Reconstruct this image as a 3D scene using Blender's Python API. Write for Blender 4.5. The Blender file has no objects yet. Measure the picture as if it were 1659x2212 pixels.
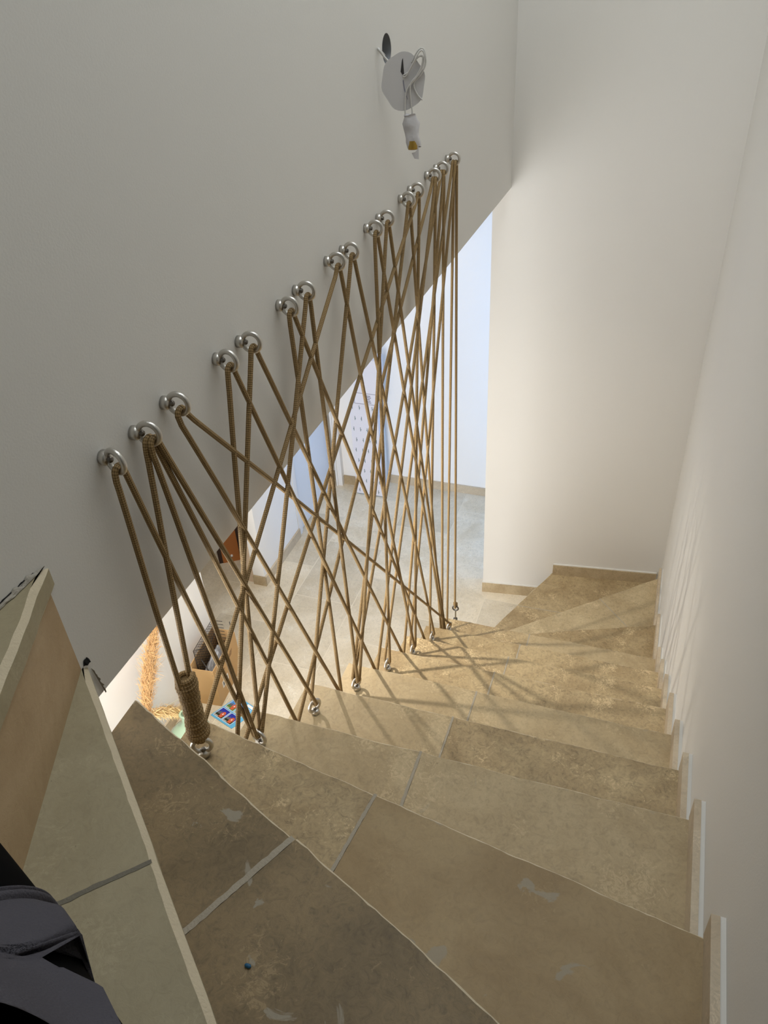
import bpy, bmesh, math, random
from mathutils import Vector, Matrix, noise
random.seed(7)
sc = bpy.context.scene
COL = sc.collection

# ------------------------------------------------------------------ camera
R = ((0.9428978784, 0.3285955873, -0.0544842263),
     (0.1507926573, -0.5669716108, -0.8098177369),
     (-0.2969935444, 0.7553596048, -0.5841461307))      # right, down, forward
CAM = Vector((-0.18524, -0.20938, 0.78548))
cd = bpy.data.cameras.new('camera'); cam = bpy.data.objects.new('camera', cd); COL.objects.link(cam)
rt, dn, fw = (Vector(r) for r in R)
m = Matrix((rt, -dn, -fw)).transposed().to_4x4(); m.translation = CAM
cam.matrix_world = m
cd.sensor_fit = 'VERTICAL'; cd.sensor_height = 24.0
cd.lens = 24.0 * 1692.694 / 2212.0
cd.clip_start = 0.02
sc.camera = cam

# ------------------------------------------------------------------ light and exposure
vs = sc.view_settings
sc.display_settings.display_device = 'sRGB'
vs.view_transform = 'Standard'; vs.look = 'None'; vs.gamma = 1.0; vs.use_curve_mapping = False
vs.exposure = 0.0
w = bpy.data.worlds.new('world'); sc.world = w; w.use_nodes = True
w.node_tree.nodes['Background'].inputs[0].default_value = (0.80, 0.86, 1.0, 1)
w.node_tree.nodes['Background'].inputs[1].default_value = 0.0

def light(name, kind, loc, energy, col, size=0.03, sy=None, rot=(0, 0, 0)):
    l = bpy.data.lights.new(name, kind); o = bpy.data.objects.new(name, l); COL.objects.link(o)
    o.location = loc; o.rotation_euler = rot; l.energy = energy; l.color = col
    if kind == 'AREA':
        l.size = size
        if sy: l.shape = 'RECTANGLE'; l.size_y = sy
    else:
        l.shadow_soft_size = size
    return o
P2 = math.pi / 2
light('stairwell_fill', 'AREA', (-0.45, 1.7, 2.50), 23, (0.90, 0.955, 1.0), 0.7, 2.6)  # added soft fill under the closed ceiling, no skylight is built
light('hall_window_daylight', 'AREA', (0.16, 3.66, -1.10), 13.5, (0.13, 0.44, 1.0), 1.5, 0.45, (0, P2, -0.6))
light('lower_room_fill', 'AREA', (-1.6, -0.95, -1.2), 66, (0.95, 0.965, 1.0), 1.2, 1.4, (P2, 0, 0.45))  # added unseen fill brightening the lower walls and stair, no window behind it
LAMPS = [((-1.52, 1.66, -0.125), 92.0), ((-1.55, 3.62, -0.125), 9.0)]

# ------------------------------------------------------------------ materials
def nodes(name):
    mt = bpy.data.materials.new(name); mt.use_nodes = True
    nt = mt.node_tree; nt.nodes.clear()
    out = nt.nodes.new('ShaderNodeOutputMaterial'); bs = nt.nodes.new('ShaderNodeBsdfPrincipled')
    nt.links.new(bs.outputs[0], out.inputs[0])
    return mt, nt, bs
def nd(nt, typ, **kw):
    n = nt.nodes.new(typ)
    for k, v in kw.items():
        if k.startswith('i_'):
            key = k[2:]; key = int(key) if key.isdigit() else key
            n.inputs[key].default_value = v
        else: setattr(n, k, v)
    return n
def lin(c):
    return tuple(((x / 255) / 12.92 if x / 255 <= 0.04045 else ((x / 255 + 0.055) / 1.055) ** 2.4) for x in c) + (1,)
def plain(name, rgb, rough=0.6, metal=0.0, bump=0.0, bscale=200, var=0.0):
    mt, nt, bs = nodes(name)
    bs.inputs['Base Color'].default_value = lin(rgb); bs.inputs['Roughness'].default_value = rough
    bs.inputs['Metallic'].default_value = metal
    tc = nd(nt, 'ShaderNodeTexCoord')
    nz = nd(nt, 'ShaderNodeTexNoise', i_Scale=bscale, i_Detail=4.0)
    nt.links.new(tc.outputs['Object'], nz.inputs['Vector'])
    if bump:
        b = nd(nt, 'ShaderNodeBump', i_Strength=bump, i_Distance=0.002)
        nt.links.new(nz.outputs[0], b.inputs['Height']); nt.links.new(b.outputs[0], bs.inputs['Normal'])
    if var:
        n2 = nd(nt, 'ShaderNodeTexNoise', i_Scale=bscale / 20, i_Detail=5.0)
        nt.links.new(tc.outputs['Object'], n2.inputs['Vector'])
        mx = nd(nt, 'ShaderNodeMix', data_type='RGBA')
        a = lin(rgb); mx.inputs[6].default_value = tuple(x * (1 - var) for x in a[:3]) + (1,)
        mx.inputs[7].default_value = tuple(min(1, x * (1 + var)) for x in a[:3]) + (1,)
        nt.links.new(n2.outputs[0], mx.inputs[0]); nt.links.new(mx.outputs[2], bs.inputs['Base Color'])
    return mt

def ramp(nt, src, stops):
    r = nd(nt, 'ShaderNodeValToRGB'); e = r.color_ramp.elements
    while len(e) < len(stops): e.new(0.5)
    for el, (p, c) in zip(e, stops):
        el.position = p; el.color = c if len(c) == 4 else lin(c)
    nt.links.new(src, r.inputs[0]); return r
def mixc(nt, fac, a, b, mode='MIX'):
    mx = nd(nt, 'ShaderNodeMix', data_type='RGBA', blend_type=mode)
    for sock, v in ((mx.inputs[0], fac), (mx.inputs[6], a), (mx.inputs[7], b)):
        if hasattr(v, 'links'): nt.links.new(v, sock)
        else: sock.default_value = v
    return mx.outputs[2]
G = lambda v: (v, v, v, 1)

def stone(name, light_rgb, dark_rgb, vein=0.5, pits=0.5, patch=0.0, seed=0.0, rough=0.55, joints=False):
    """travertine-like limestone: cloudy tones, fibrous pale fossils, small dark pits, grey filler patches"""
    mt, nt, bs = nodes(name); L = nt.links.new
    tc = nd(nt, 'ShaderNodeTexCoord'); mp = nd(nt, 'ShaderNodeMapping')
    mp.inputs['Location'].default_value = (seed * 3.1, seed * 1.7, seed)
    L(tc.outputs['Object'], mp.inputs['Vector']); v = mp.outputs[0]
    big = nd(nt, 'ShaderNodeTexNoise', i_Scale=5.0, i_Detail=6.0, i_Roughness=0.62, i_Distortion=0.6); L(v, big.inputs['Vector'])
    base = ramp(nt, big.outputs[0], [(0.32, dark_rgb), (0.66, light_rgb)]).outputs[0]
    fine = nd(nt, 'ShaderNodeTexNoise', i_Scale=70.0, i_Detail=7.0, i_Roughness=0.75, i_Distortion=1.4); L(v, fine.inputs['Vector'])
    fr = ramp(nt, fine.outputs[0], [(0.30, G(0.45)), (0.48, G(0.98)), (0.70, G(1.30))])
    base = mixc(nt, vein, base, mixc(nt, 1.0, base, fr.outputs[0], 'MULTIPLY'))
    # pale crystalline flakes
    sw = nd(nt, 'ShaderNodeTexNoise', i_Scale=9.0, i_Detail=3.0); L(v, sw.inputs['Vector'])
    vo = nd(nt, 'ShaderNodeTexNoise', i_Scale=46.0, i_Detail=5.0, i_Roughness=0.8, i_Distortion=3.0); L(v, vo.inputs['Vector'])
    mul = nd(nt, 'ShaderNodeMath', operation='MULTIPLY'); L(vo.outputs[0], mul.inputs[0]); L(sw.outputs[0], mul.inputs[1])
    fl = ramp(nt, mul.outputs[0], [(0.325, G(0)), (0.38, G(1))])
    fm = nd(nt, 'ShaderNodeMath', operation='MULTIPLY', i_1=vein * 0.75); L(fl.outputs[0], fm.inputs[0])
    hi = tuple(min(255, c * 1.16 + 16) for c in light_rgb)
    base = mixc(nt, fm.outputs[0], base, lin(hi))
    # dark pits
    vp = nd(nt, 'ShaderNodeTexVoronoi', i_Scale=85.0, i_Randomness=1.0); L(v, vp.inputs['Vector'])
    pn = nd(nt, 'ShaderNodeTexNoise', i_Scale=14.0, i_Detail=3.0); L(v, pn.inputs['Vector'])
    th = nd(nt, 'ShaderNodeMath', operation='MULTIPLY_ADD', i_1=0.42, i_2=-0.205); L(pn.outputs[0], th.inputs[0])
    lt = nd(nt, 'ShaderNodeMath', operation='LESS_THAN'); L(vp.outputs['Distance'], lt.inputs[0]); L(th.outputs[0], lt.inputs[1])
    pm = nd(nt, 'ShaderNodeMath', operation='MULTIPLY', i_1=pits); L(lt.outputs[0], pm.inputs[0])
    base = mixc(nt, pm.outputs[0], base, lin(tuple(c * 0.5 for c in dark_rgb)))
    if patch:
        pa = nd(nt, 'ShaderNodeTexNoise', i_Scale=13.0, i_Detail=5.0, i_Roughness=0.55, i_Distortion=0.8); L(v, pa.inputs['Vector'])
        pr_ = ramp(nt, pa.outputs[0], [(0.650, G(0)), (0.670, G(1))])
        pf = nd(nt, 'ShaderNodeMath', operation='MULTIPLY', i_1=patch); L(pr_.outputs[0], pf.inputs[0])
        base = mixc(nt, pf.outputs[0], base, lin((158, 150, 132)))
    hgt = fine.outputs[0]
    if joints:
        sx = nd(nt, 'ShaderNodeSeparateXYZ'); L(tc.outputs['Object'], sx.inputs[0])
        ax = nd(nt, 'ShaderNodeMath', operation='ADD', i_1=-3.44 + 10.8); L(sx.outputs['Y'], ax.inputs[0])
        ay = nd(nt, 'ShaderNodeMath', operation='ADD', i_1=2.01 + 0.365 * 7); L(sx.outputs['X'], ay.inputs[0])
        cb = nd(nt, 'ShaderNodeCombineXYZ'); L(ax.outputs[0], cb.inputs[0]); L(ay.outputs[0], cb.inputs[1])
        br = nd(nt, 'ShaderNodeTexBrick', offset=0.5, offset_frequency=2)
        for k, val in (('Scale', 1.0), ('Mortar Size', 0.0035), ('Mortar Smooth', 0.3), ('Brick Width', 0.54), ('Row Height', 0.365), ('Bias', 0.0)):
            br.inputs[k].default_value = val
        br.inputs['Color1'].default_value = G(0.84); br.inputs['Color2'].default_value = G(1.06)
        wv = nd(nt, 'ShaderNodeVectorMath', operation='MULTIPLY_ADD'); wv.inputs[1].default_value = (0.006, 0.006, 0); 
        L(big.outputs[1], wv.inputs[0]); L(cb.outputs[0], wv.inputs[2]); L(wv.outputs[0], br.inputs['Vector'])
        base = mixc(nt, 1.0, base, br.outputs['Color'], 'MULTIPLY')
        base = mixc(nt, br.outputs['Fac'], base, lin((226, 216, 196)))
    L(base, bs.inputs['Base Color'])
    bs.inputs['Roughness'].default_value = rough
    b = nd(nt, 'ShaderNodeBump', i_Strength=0.35, i_Distance=0.0015); L(hgt, b.inputs['Height'])
    L(b.outputs[0], bs.inputs['Normal'])
    return mt

def wall_paint(name, rgb):
    mt, nt, bs = nodes(name); L = nt.links.new
    tc = nd(nt, 'ShaderNodeTexCoord')
    n = nd(nt, 'ShaderNodeTexNoise', i_Scale=2.2, i_Detail=4.0); L(tc.outputs['Object'], n.inputs['Vector'])
    a = lin(rgb)
    L(mixc(nt, n.outputs[0], tuple(x * 0.97 for x in a[:3]) + (1,), a), bs.inputs['Base Color'])
    f = nd(nt, 'ShaderNodeTexNoise', i_Scale=320.0, i_Detail=3.0); L(tc.outputs['Object'], f.inputs['Vector'])
    b = nd(nt, 'ShaderNodeBump', i_Strength=0.18, i_Distance=0.001); L(f.outputs[0], b.inputs['Height']); L(b.outputs[0], bs.inputs['Normal'])
    bs.inputs['Roughness'].default_value = 0.75
    return mt

def rope_mat():
    mt, nt, bs = nodes('braided_rope'); L = nt.links.new
    uv = nd(nt, 'ShaderNodeUVMap'); sx = nd(nt, 'ShaderNodeSeparateXYZ'); L(uv.outputs[0], sx.inputs[0])
    outs = []
    for sgn in (1, -1):
        a = nd(nt, 'ShaderNodeMath', operation='MULTIPLY', i_1=6.2832 * 4 * sgn); L(sx.outputs[0], a.inputs[0])
        c = nd(nt, 'ShaderNodeMath', operation='MULTIPLY_ADD', i_1=6.2832 / 0.0075); L(sx.outputs[1], c.inputs[0]); L(a.outputs[0], c.inputs[2])
        s = nd(nt, 'ShaderNodeMath', operation='SINE'); L(c.outputs[0], s.inputs[0]); outs.append(s)
    mul = nd(nt, 'ShaderNodeMath', operation='MULTIPLY'); L(outs[0].outputs[0], mul.inputs[0]); L(outs[1].outputs[0], mul.inputs[1])
    h = nd(nt, 'ShaderNodeMath', operation='MULTIPLY_ADD', i_1=0.5, i_2=0.5); L(mul.outputs[0], h.inputs[0])
    r = ramp(nt, h.outputs[0], [(0.0, (100, 78, 44)), (0.5, (146, 119, 76)), (1.0, (178, 150, 104))])
    L(r.outputs[0], bs.inputs['Base Color'])
    b = nd(nt, 'ShaderNodeBump', i_Strength=0.7, i_Distance=0.0012); L(h.outputs[0], b.inputs['Height']); L(b.outputs[0], bs.inputs['Normal'])
    bs.inputs['Roughness'].default_value = 0.7
    return mt

def steel_mat(name, rgb=(206, 203, 197), rough=0.33):
    mt = plain(name, rgb, rough, 1.0, 0.15, 400)
    return mt

def glass_mat(name, rgb):
    mt, nt, bs = nodes(name)
    bs.inputs['Base Color'].default_value = lin(rgb); bs.inputs['Roughness'].default_value = 0.05
    bs.inputs['Transmission Weight'].default_value = 0.6; bs.inputs['IOR'].default_value = 1.3
    return mt

M = {}
M['wall'] = wall_paint('white_wall_paint', (228, 226, 221))
M['wall_lower'] = wall_paint('white_lower_wall_paint', (243, 242, 240))
M['ceil'] = wall_paint('white_ceiling_paint', (236, 234, 228))
M['floor'] = stone('limestone_floor_tiles', (228, 218, 198), (208, 195, 170), 0.42, 0.25, 0.0, 2.0, 0.5, True)
S = [
    stone('greenish_beige_limestone', (170, 159, 130), (154, 142, 112), 0.20, 0.8, 0.15, 11.3),     # 0 smooth greenish
    stone('brown_limestone', (140, 120, 86), (106, 90, 61), 0.65, 0.5, 0.85, 4.2),                 # 1 brown with filler
    stone('veined_limestone', (180, 160, 122), (142, 120, 84), 0.85, 0.6, 0.0, 7.7),                # 2 textured
    stone('smooth_tan_limestone', (168, 146, 107), (146, 122, 83), 0.28, 0.4, 0.7, 9.1),            # 3 smooth tan
    stone('pale_beige_limestone', (186, 167, 131), (163, 142, 105), 0.42, 0.6, 0.25, 1.5),           # 4 pale smooth
    stone('warm_mottled_limestone', (186, 166, 128), (152, 130, 94), 0.85, 0.45, 0.0, 3.3),         # 5 warm mottled
    stone('pinkish_smooth_limestone', (188, 163, 128), (168, 142, 106), 0.12, 0.25, 0.0, 5.9),      # 6 riser of upper step
    stone('light_winder_limestone', (194, 176, 140), (168, 148, 112), 0.6, 0.4, 0.0, 13.4),         # 7 lower winder
]
M['chip_highlight'] = plain('chipped_limestone_highlight', (206, 192, 164), 0.8, 0, 0.8, 300, 0.12)  # pale chipped stone, with the light rim of the nosings put into its colour
M['grout'] = plain('grey_grout', (172, 163, 146), 0.9, 0, 0.6, 300, 0.15)
M['grout_dark'] = plain('dark_grey_grout', (122, 117, 104), 0.9, 0, 0.6, 300, 0.15)
M['mortar'] = plain('pale_grey_mortar', (168, 162, 150), 0.95, 0, 1.0, 150, 0.2)
M['void'] = plain('dark_gap', (14, 12, 10), 0.95)
M['concrete'] = plain('raw_concrete', (150, 144, 134), 0.9, 0, 0.6, 90, 0.1)
M['base'] = stone('limestone_baseboard', (188, 171, 140), (162, 142, 110), 0.5, 0.3, 0.0, 6.4)
M['base_pale'] = stone('pale_limestone_baseboard', (206, 192, 168), (186, 168, 142), 0.35, 0.2, 0.0, 8.8)
M['caulk'] = plain('white_filler', (226, 224, 218), 0.8)
M['rope'] = rope_mat()
M['steel'] = steel_mat('stainless_steel')
M['steel_dark'] = steel_mat('dark_steel', (120, 116, 110), 0.35)
M['box_grey'] = plain('grey_plastic_box', (120, 122, 124), 0.6)
M['paper'] = plain('white_card_disc', (206, 204, 204), 0.8, 0, 0.2, 90)
M['cable'] = plain('white_cable', (208, 206, 202), 0.5)
M['tape'] = plain('white_masking_tape', (206, 204, 206), 0.7, 0, 0.5, 120)
M['brass'] = plain('brass', (176, 146, 70), 0.4, 0.7)
M['black_cloth'] = plain('black_cloth', (4, 4, 5), 1.0)
M['grey_cloth'] = plain('dark_grey_jersey', (84, 82, 88), 0.95, 0, 0.6, 700, 0.06)
for k_ in ('black_cloth', 'grey_cloth'): M[k_].node_tree.nodes['Principled BSDF'].inputs['Specular IOR Level'].default_value = 0.05
M['card'] = plain('brown_cardboard', (196, 158, 108), 0.85, 0, 0.2, 80, 0.05)
M['print'] = plain('faded_print', (140, 112, 78), 0.9)
M['label'] = plain('white_label', (226, 222, 212), 0.7)
M['ink'] = plain('dark_ink', (52, 50, 50), 0.7)
M['wire'] = plain('black_coated_wire', (38, 32, 28), 0.5)
M['bag'] = plain('grey_plastic_bag', (150, 152, 156), 0.3, 0, 0.3, 60, 0.25)
M['glass'] = glass_mat('green_glass', (214, 236, 210))
M['plume'] = plain('tan_pampas_plume', (222, 182, 128), 0.9, 0, 0, 40, 0.15)
M['plume2'] = plain('pale_pampas_plume', (236, 206, 150), 0.9, 0, 0, 40, 0.12)
M['stem'] = plain('dry_stem', (196, 190, 170), 0.8)
M['door'] = plain('white_door_lacquer', (226, 232, 240), 0.35)
M['wood'] = plain('orange_brown_wood', (170, 104, 48), 0.4, 0, 0.2, 60, 0.2)
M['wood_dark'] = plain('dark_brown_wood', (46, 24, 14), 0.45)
M['wood_pale'] = plain('pale_wood_frame', (206, 184, 158), 0.6)
M['carton'] = plain('white_carton', (222, 222, 232), 0.6)
M['tick'] = plain('grey_green_print', (96, 118, 124), 0.7)
M['grey_print'] = plain('grey_print', (130, 130, 146), 0.7)
M['pap_blue'] = plain('light_blue_print', (96, 178, 224), 0.4)
M['sky_a'] = plain('sky_blue_print', (70, 140, 220), 0.4)
M['sky_b'] = plain('deep_blue_print', (32, 52, 168), 0.4)
M['grass'] = plain('green_print', (80, 130, 60), 0.4)
M['dusk'] = plain('dark_green_print', (30, 46, 30), 0.4)
M['orange'] = plain('orange_print', (206, 96, 60), 0.4)
M['rock'] = plain('grey_rock_print', (96, 100, 110), 0.4)
M['white_print'] = plain('white_print', (240, 240, 244), 0.4)
M['frame_white'] = plain('white_frame', (232, 232, 232), 0.4)

# ------------------------------------------------------------------ mesh helpers
class MB:
    def __init__(s): s.v = []; s.f = []; s.mi = []; s.uv = []; s.mats = []; s.sm = []
    def slot(s, mat):
        if mat not in s.mats: s.mats.append(mat)
        return s.mats.index(mat)
    def add(s, vs, fs, mat, smooth=False, uvs=None):
        o = len(s.v); s.v += [tuple(x) for x in vs]; k = s.slot(mat)
        for i, f in enumerate(fs):
            s.f.append([o + j for j in f]); s.mi.append(k); s.sm.append(smooth); s.uv.append(uvs[i] if uvs else None)
    def box(s, lo, hi, mat, mtx=None):
        x0, y0, z0 = lo; x1, y1, z1 = hi
        vs = [(x0, y0, z0), (x1, y0, z0), (x1, y1, z0), (x0, y1, z0), (x0, y0, z1), (x1, y0, z1), (x1, y1, z1), (x0, y1, z1)]
        if mtx: vs = [mtx @ Vector(q) for q in vs]
        s.add(vs, [(3, 2, 1, 0), (4, 5, 6, 7), (0, 1, 5, 4), (1, 2, 6, 5), (2, 3, 7, 6), (3, 0, 4, 7)], mat)
    def prism(s, poly, z0, z1, mat):
        n = len(poly); vs = [(x, y, z0) for x, y in poly] + [(x, y, z1) for x, y in poly]
        fs = [tuple(range(n - 1, -1, -1)), tuple(range(n, 2 * n))] + [(i, (i + 1) % n, n + (i + 1) % n, n + i) for i in range(n)]
        s.add(vs, fs, mat)
    def tube(s, pts, rad, mat, n=10, closed=False, caps=True, v0=0.0):
        pts = [Vector(p) for p in pts]; N = len(pts)
        rad = rad if isinstance(rad, (list, tuple)) else [rad] * N
        tan = []
        for i in range(N):
            a = pts[(i - 1) % N] if (closed or i) else pts[0]; b = pts[(i + 1) % N] if (closed or i < N - 1) else pts[-1]
            tan.append((b - a).normalized())
        u = tan[0].orthogonal().normalized(); vs = []; ds = [0.0]
        for i in range(N):
            u = (u - tan[i] * u.dot(tan[i])); u = u.normalized() if u.length > 1e-6 else tan[i].orthogonal().normalized()
            w_ = tan[i].cross(u)
            for k in range(n):
                a = 2 * math.pi * k / n
                vs.append(pts[i] + (u * math.cos(a) + w_ * math.sin(a)) * rad[i])
            if i: ds.append(ds[-1] + (pts[i] - pts[i - 1]).length)
        fs = []; uvs = []
        for i in range(N if closed else N - 1):
            j = (i + 1) % N; dj = ds[j] if j else ds[-1] + (pts[0] - pts[-1]).length
            for k in range(n):
                k2 = (k + 1) % n
                fs.append((i * n + k, i * n + k2, j * n + k2, j * n + k))
                uvs.append([(k / n, v0 + ds[i]), ((k + 1) / n, v0 + ds[i]), ((k + 1) / n, v0 + dj), (k / n, v0 + dj)])
        if caps and not closed:
            fs += [tuple(range(n - 1, -1, -1)), tuple((N - 1) * n + k for k in range(n))]; uvs += [None, None]
        s.add(vs, fs, mat, True, uvs)
    def lathe(s, prof, mat, n=24, mtx=None):
        vs = []
        for r, z in prof:
            for k in range(n):
                a = 2 * math.pi * k / n; q = Vector((r * math.cos(a), r * math.sin(a), z)); vs.append(mtx @ q if mtx else q)
        fs = []
        for i in range(len(prof) - 1):
            for k in range(n):
                k2 = (k + 1) % n; fs.append((i * n + k, i * n + k2, (i + 1) * n + k2, (i + 1) * n + k))
        s.add(vs, fs, mat, True)
    def torus(s, c, axis, Rr, r, mat, n=28, k=10, sx=1.0):
        axis = Vector(axis).normalized(); u = axis.orthogonal().normalized(); v = axis.cross(u)
        s.tube([Vector(c) + (u * math.cos(2 * math.pi * i / n) + v * math.sin(2 * math.pi * i / n)) * Rr for i in range(n)], r, mat, k, True)
    def build(s, name, parent=None, kind=None, base=None):
        me = bpy.data.meshes.new(name); off = Vector(base) if base is not None else (Vector(parent['_w']) if parent is not None and '_w' in parent else Vector((0, 0, 0)))
        me.from_pydata([Vector(q) - off for q in s.v], [], s.f)
        for mt in s.mats: me.materials.append(M[mt] if isinstance(mt, str) else mt)
        for p, k, sm in zip(me.polygons, s.mi, s.sm): p.material_index = k; p.use_smooth = sm
        if any(s.uv):
            l = me.uv_layers.new(name='UVMap')
            for p, uv in zip(me.polygons, s.uv):
                if uv:
                    for li, q in zip(p.loop_indices, uv): l.data[li].uv = q
        me.update(); o = bpy.data.objects.new(name, me); COL.objects.link(o)
        if parent is not None:
            o.parent = parent
            if base is not None: o.location = Vector(base) - Vector(parent['_w'])
            o['_w'] = tuple(off)
        elif base is not None: o.location = base
        if kind: o['kind'] = kind
        return o

def thing(name, label, cat, loc, group=None, rot=(0, 0, 0)):
    o = bpy.data.objects.new(name, None); COL.objects.link(o); o.location = loc; o.rotation_euler = rot
    o.empty_display_size = 0.05
    o['label'] = label; o['category'] = cat; o['_w'] = tuple(loc)
    if group: o['group'] = group
    return o
def tag(o, label, cat, group=None):
    o['label'] = label; o['category'] = cat
    if group: o['group'] = group
    return o
def struct(name, mb): return mb.build(name, None, 'structure')

# ------------------------------------------------------------------ measures
r = 0.18; g = 0.24694; ZF = -13 * r
XW = -0.868                # stair-side face of the hanging wall
XS = -0.894                # inner ends of the treads
XR = 0.02                  # right wall face
ZC = -0.068                # ceiling of the lower room = bottom edge of the hanging wall
FA = (-0.944, 3.234); FB = (XR, 3.3577)      # stair-side face of the end wall
fwall = lambda x: FA[1] + (x - FA[0]) * (FB[1] - FA[1]) / (FB[0] - FA[0])
# nosing lines: y at inner end (x=XS) and y at right wall (x=0.012)
NO = {k: (k * g, k * g) for k in range(3, 10)}
NO[2] = (0.566, 0.426); NO[1] = (0.447, 0.060); NO[0] = (0.381, -0.402)
NO[10] = (2.265, 2.626); NO[11] = (2.379, 3.187)

# ------------------------------------------------------------------ structure
b = MB(); b.prism([(-4.2, -1.2), (0.5, -1.2), (0.5, 4.3), (-4.2, 4.3)], ZF - 0.1, ZF, 'floor'); struct('floor', b)
b = MB(); b.box((XR, -1.7, ZF - .05), (XR + .12, 3.47, 2.6), 'wall'); struct('wall_right', b)
# hanging wall on the left with the round recess of a wall light
HOLE = (1.737, 0.597, 0.031)
b = MB()
x0, x1 = -1.0, XW
y0, y1, z0, z1 = -1.7, 3.246, ZC, 2.6
n = 40; ring = [(HOLE[0] + HOLE[2] * math.cos(2 * math.pi * i / n), HOLE[1] + HOLE[2] * math.sin(2 * math.pi * i / n)) for i in range(n)]
def sq(i):
    a = 2 * math.pi * i / n; c, s_ = math.cos(a), math.sin(a); k = 0.09 / max(abs(c), abs(s_)); return (HOLE[0] + c * k, HOLE[1] + s_ * k)
vs_ = [(x1, *q) for q in ring] + [(x1, *sq(i)) for i in range(n)] + [(x1 - .045, *q) for q in ring]
b.add(vs_, [(i, n + i, n + (i + 1) % n, (i + 1) % n) for i in range(n)], 'wall')
yA, yB, zA, zB = HOLE[0] - .09, HOLE[0] + .09, HOLE[1] - .09, HOLE[1] + .09
for (a0, a1, c0, c1) in ((y0, yA, z0, z1), (yB, y1, z0, z1), (yA, yB, z0, zA), (yA, yB, zB, z1)):
    b.add([(x1, a0, c0), (x1, a1, c0), (x1, a1, c1), (x1, a0, c1)], [(0, 1, 2, 3)], 'wall')
b.add([(x0, y0, z0), (x1, y0, z0), (x1, y1, z0), (x0, y1, z0), (x0, y0, z1), (x1, y0, z1), (x1, y1, z1), (x0, y1, z1)],
      [(3, 2, 1, 0), (4, 5, 6, 7), (0, 1, 5, 4), (2, 3, 7, 6), (3, 0, 4, 7)], 'wall')
struct('wall_left', b)
# end wall of the stair, slightly out of square; its free edge bounds the hall
b = MB(); b.prism([FA, FB, (FB[0], FB[1] + .11), (FA[0], FA[1] + .11)], ZF - .05, 2.6, 'wall'); struct('wall_end', b)
b = MB(); b.box((-1.0, -1.82, ZF), (.2, -1.7, 2.6), 'wall'); struct('wall_behind', b)
b = MB(); b.box((-1.0, -1.82, 2.6), (.2, 3.6, 2.7), 'ceil'); struct('ceiling', b)
b = MB(); b.box((-4.2, -1.2, ZC), (-0.99, 4.3, ZC + .2), 'ceil'); b.box((-0.99, 3.38, ZC), (.5, 4.3, ZC + .2), 'ceil'); struct('ceiling_lower', b)
# lower room
XL = -2.205
b = MB(); b.box((XL - .12, -1.2, ZF), (XL, 2.322, ZC), 'wall_lower'); struct('wall_lower_left', b)
b = MB(); b.box((XL, -1.2, ZF), (XL + .012, 2.322, ZF + .065), 'base_pale'); struct('baseboard_lower_left', b)
b = MB(); b.box((-2.30, 2.925, ZF), (-2.225, 3.43, ZC), 'wall_lower'); struct('wall_pier', b)
b = MB(); b.box((-2.225, 2.925, ZF), (-2.213, 3.43, ZF + .065), 'base_pale'); b.box((-2.30, 2.913, ZF), (-2.213, 2.925, ZF + .065), 'base'); struct('baseboard_pier', b)
b = MB(); b.box((-2.345, 2.93, ZF), (-2.302, 3.00, ZC), 'wood_pale'); b.box((-2.36, 2.94, ZF), (-2.346, 2.99, ZC), 'wood_dark'); struct('trim_1', b)
b = MB(); b.box((-4.2, 4.2, ZF), (.5, 4.3, ZC), 'wall_lower'); struct('wall_back', b)
b = MB(); b.box((-1.86, 4.188, ZF), (.5, 4.2, ZF + .062), 'base_pale'); b.box((-2.17, 4.09, ZF), (-2.03, 4.10, ZF + .07), 'base'); struct('baseboard_back', b)
b = MB(); b.box((-2.17, 4.10, ZF), (-1.87, 4.2, ZC), 'wall_lower'); struct('wall_nib', b)
b = MB(); b.box((-2.6, 4.13, ZF), (-2.2, 4.2, ZC), 'wall_lower'); struct('wall_hall_end', b)
b = MB(); b.box((-2.6, 4.118, ZF), (-2.2, 4.13, ZF + .075), 'base'); struct('baseboard_hall_end', b)
b = MB(); b.box((-2.205, 4.06, ZF), (-2.168, 4.15, ZC), 'frame_white'); b.box((-2.212, 4.05, ZF), (-2.20, 4.16, ZC), 'frame_white'); struct('trim_2', b)
b = MB(); b.box((-3.3, 3.25, ZF), (-2.36, 3.33, ZC), 'wall_lower'); struct('wall_far_room', b)
b = MB(); b.box((-4.2, -1.3, ZF), (-1.0, -1.2, ZC), 'wall_lower'); struct('wall_lower_front', b)
b = MB(); b.box((-4.3, -1.2, ZF), (-4.2, 4.3, ZC), 'wall_lower'); struct('wall_lower_far', b)
b = MB(); b.box((.38, 3.3, ZF), (.5, 4.2, ZC), 'wall_lower'); struct('wall_hall_right', b)
b = MB()
for (a0, a1, c0, c1) in ((3.50, 3.54, -2.0, -.3), (4.12, 4.16, -2.0, -.3), (3.54, 4.12, -2.0, -1.95), (3.54, 4.12, -.35, -.3), (3.81, 3.85, -1.95, -.35)):
    b.box((.34, a0, c0), (.38, a1, c1), 'frame_white')
struct('window_1', b)
# white door leaf standing open against the hall side
dr = thing('door_1', 'white door with a moulded frame between hall pier and hall end', 'door', (-2.235, 3.44, ZF)); dr['kind'] = 'structure'
del dr['label']; del dr['category']
b = MB(); b.box((-2.285, 3.445, ZF + .004), (-2.24, 4.04, ZC - .1), 'door'); b.build('door_leaf', dr)
b = MB(); b.box((-2.242, 3.435, ZF), (-2.222, 3.475, ZC), 'frame_white'); b.box((-2.242, 3.485, ZF), (-2.23, 3.50, ZC), 'frame_white'); b.build('door_frame', dr)

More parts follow.
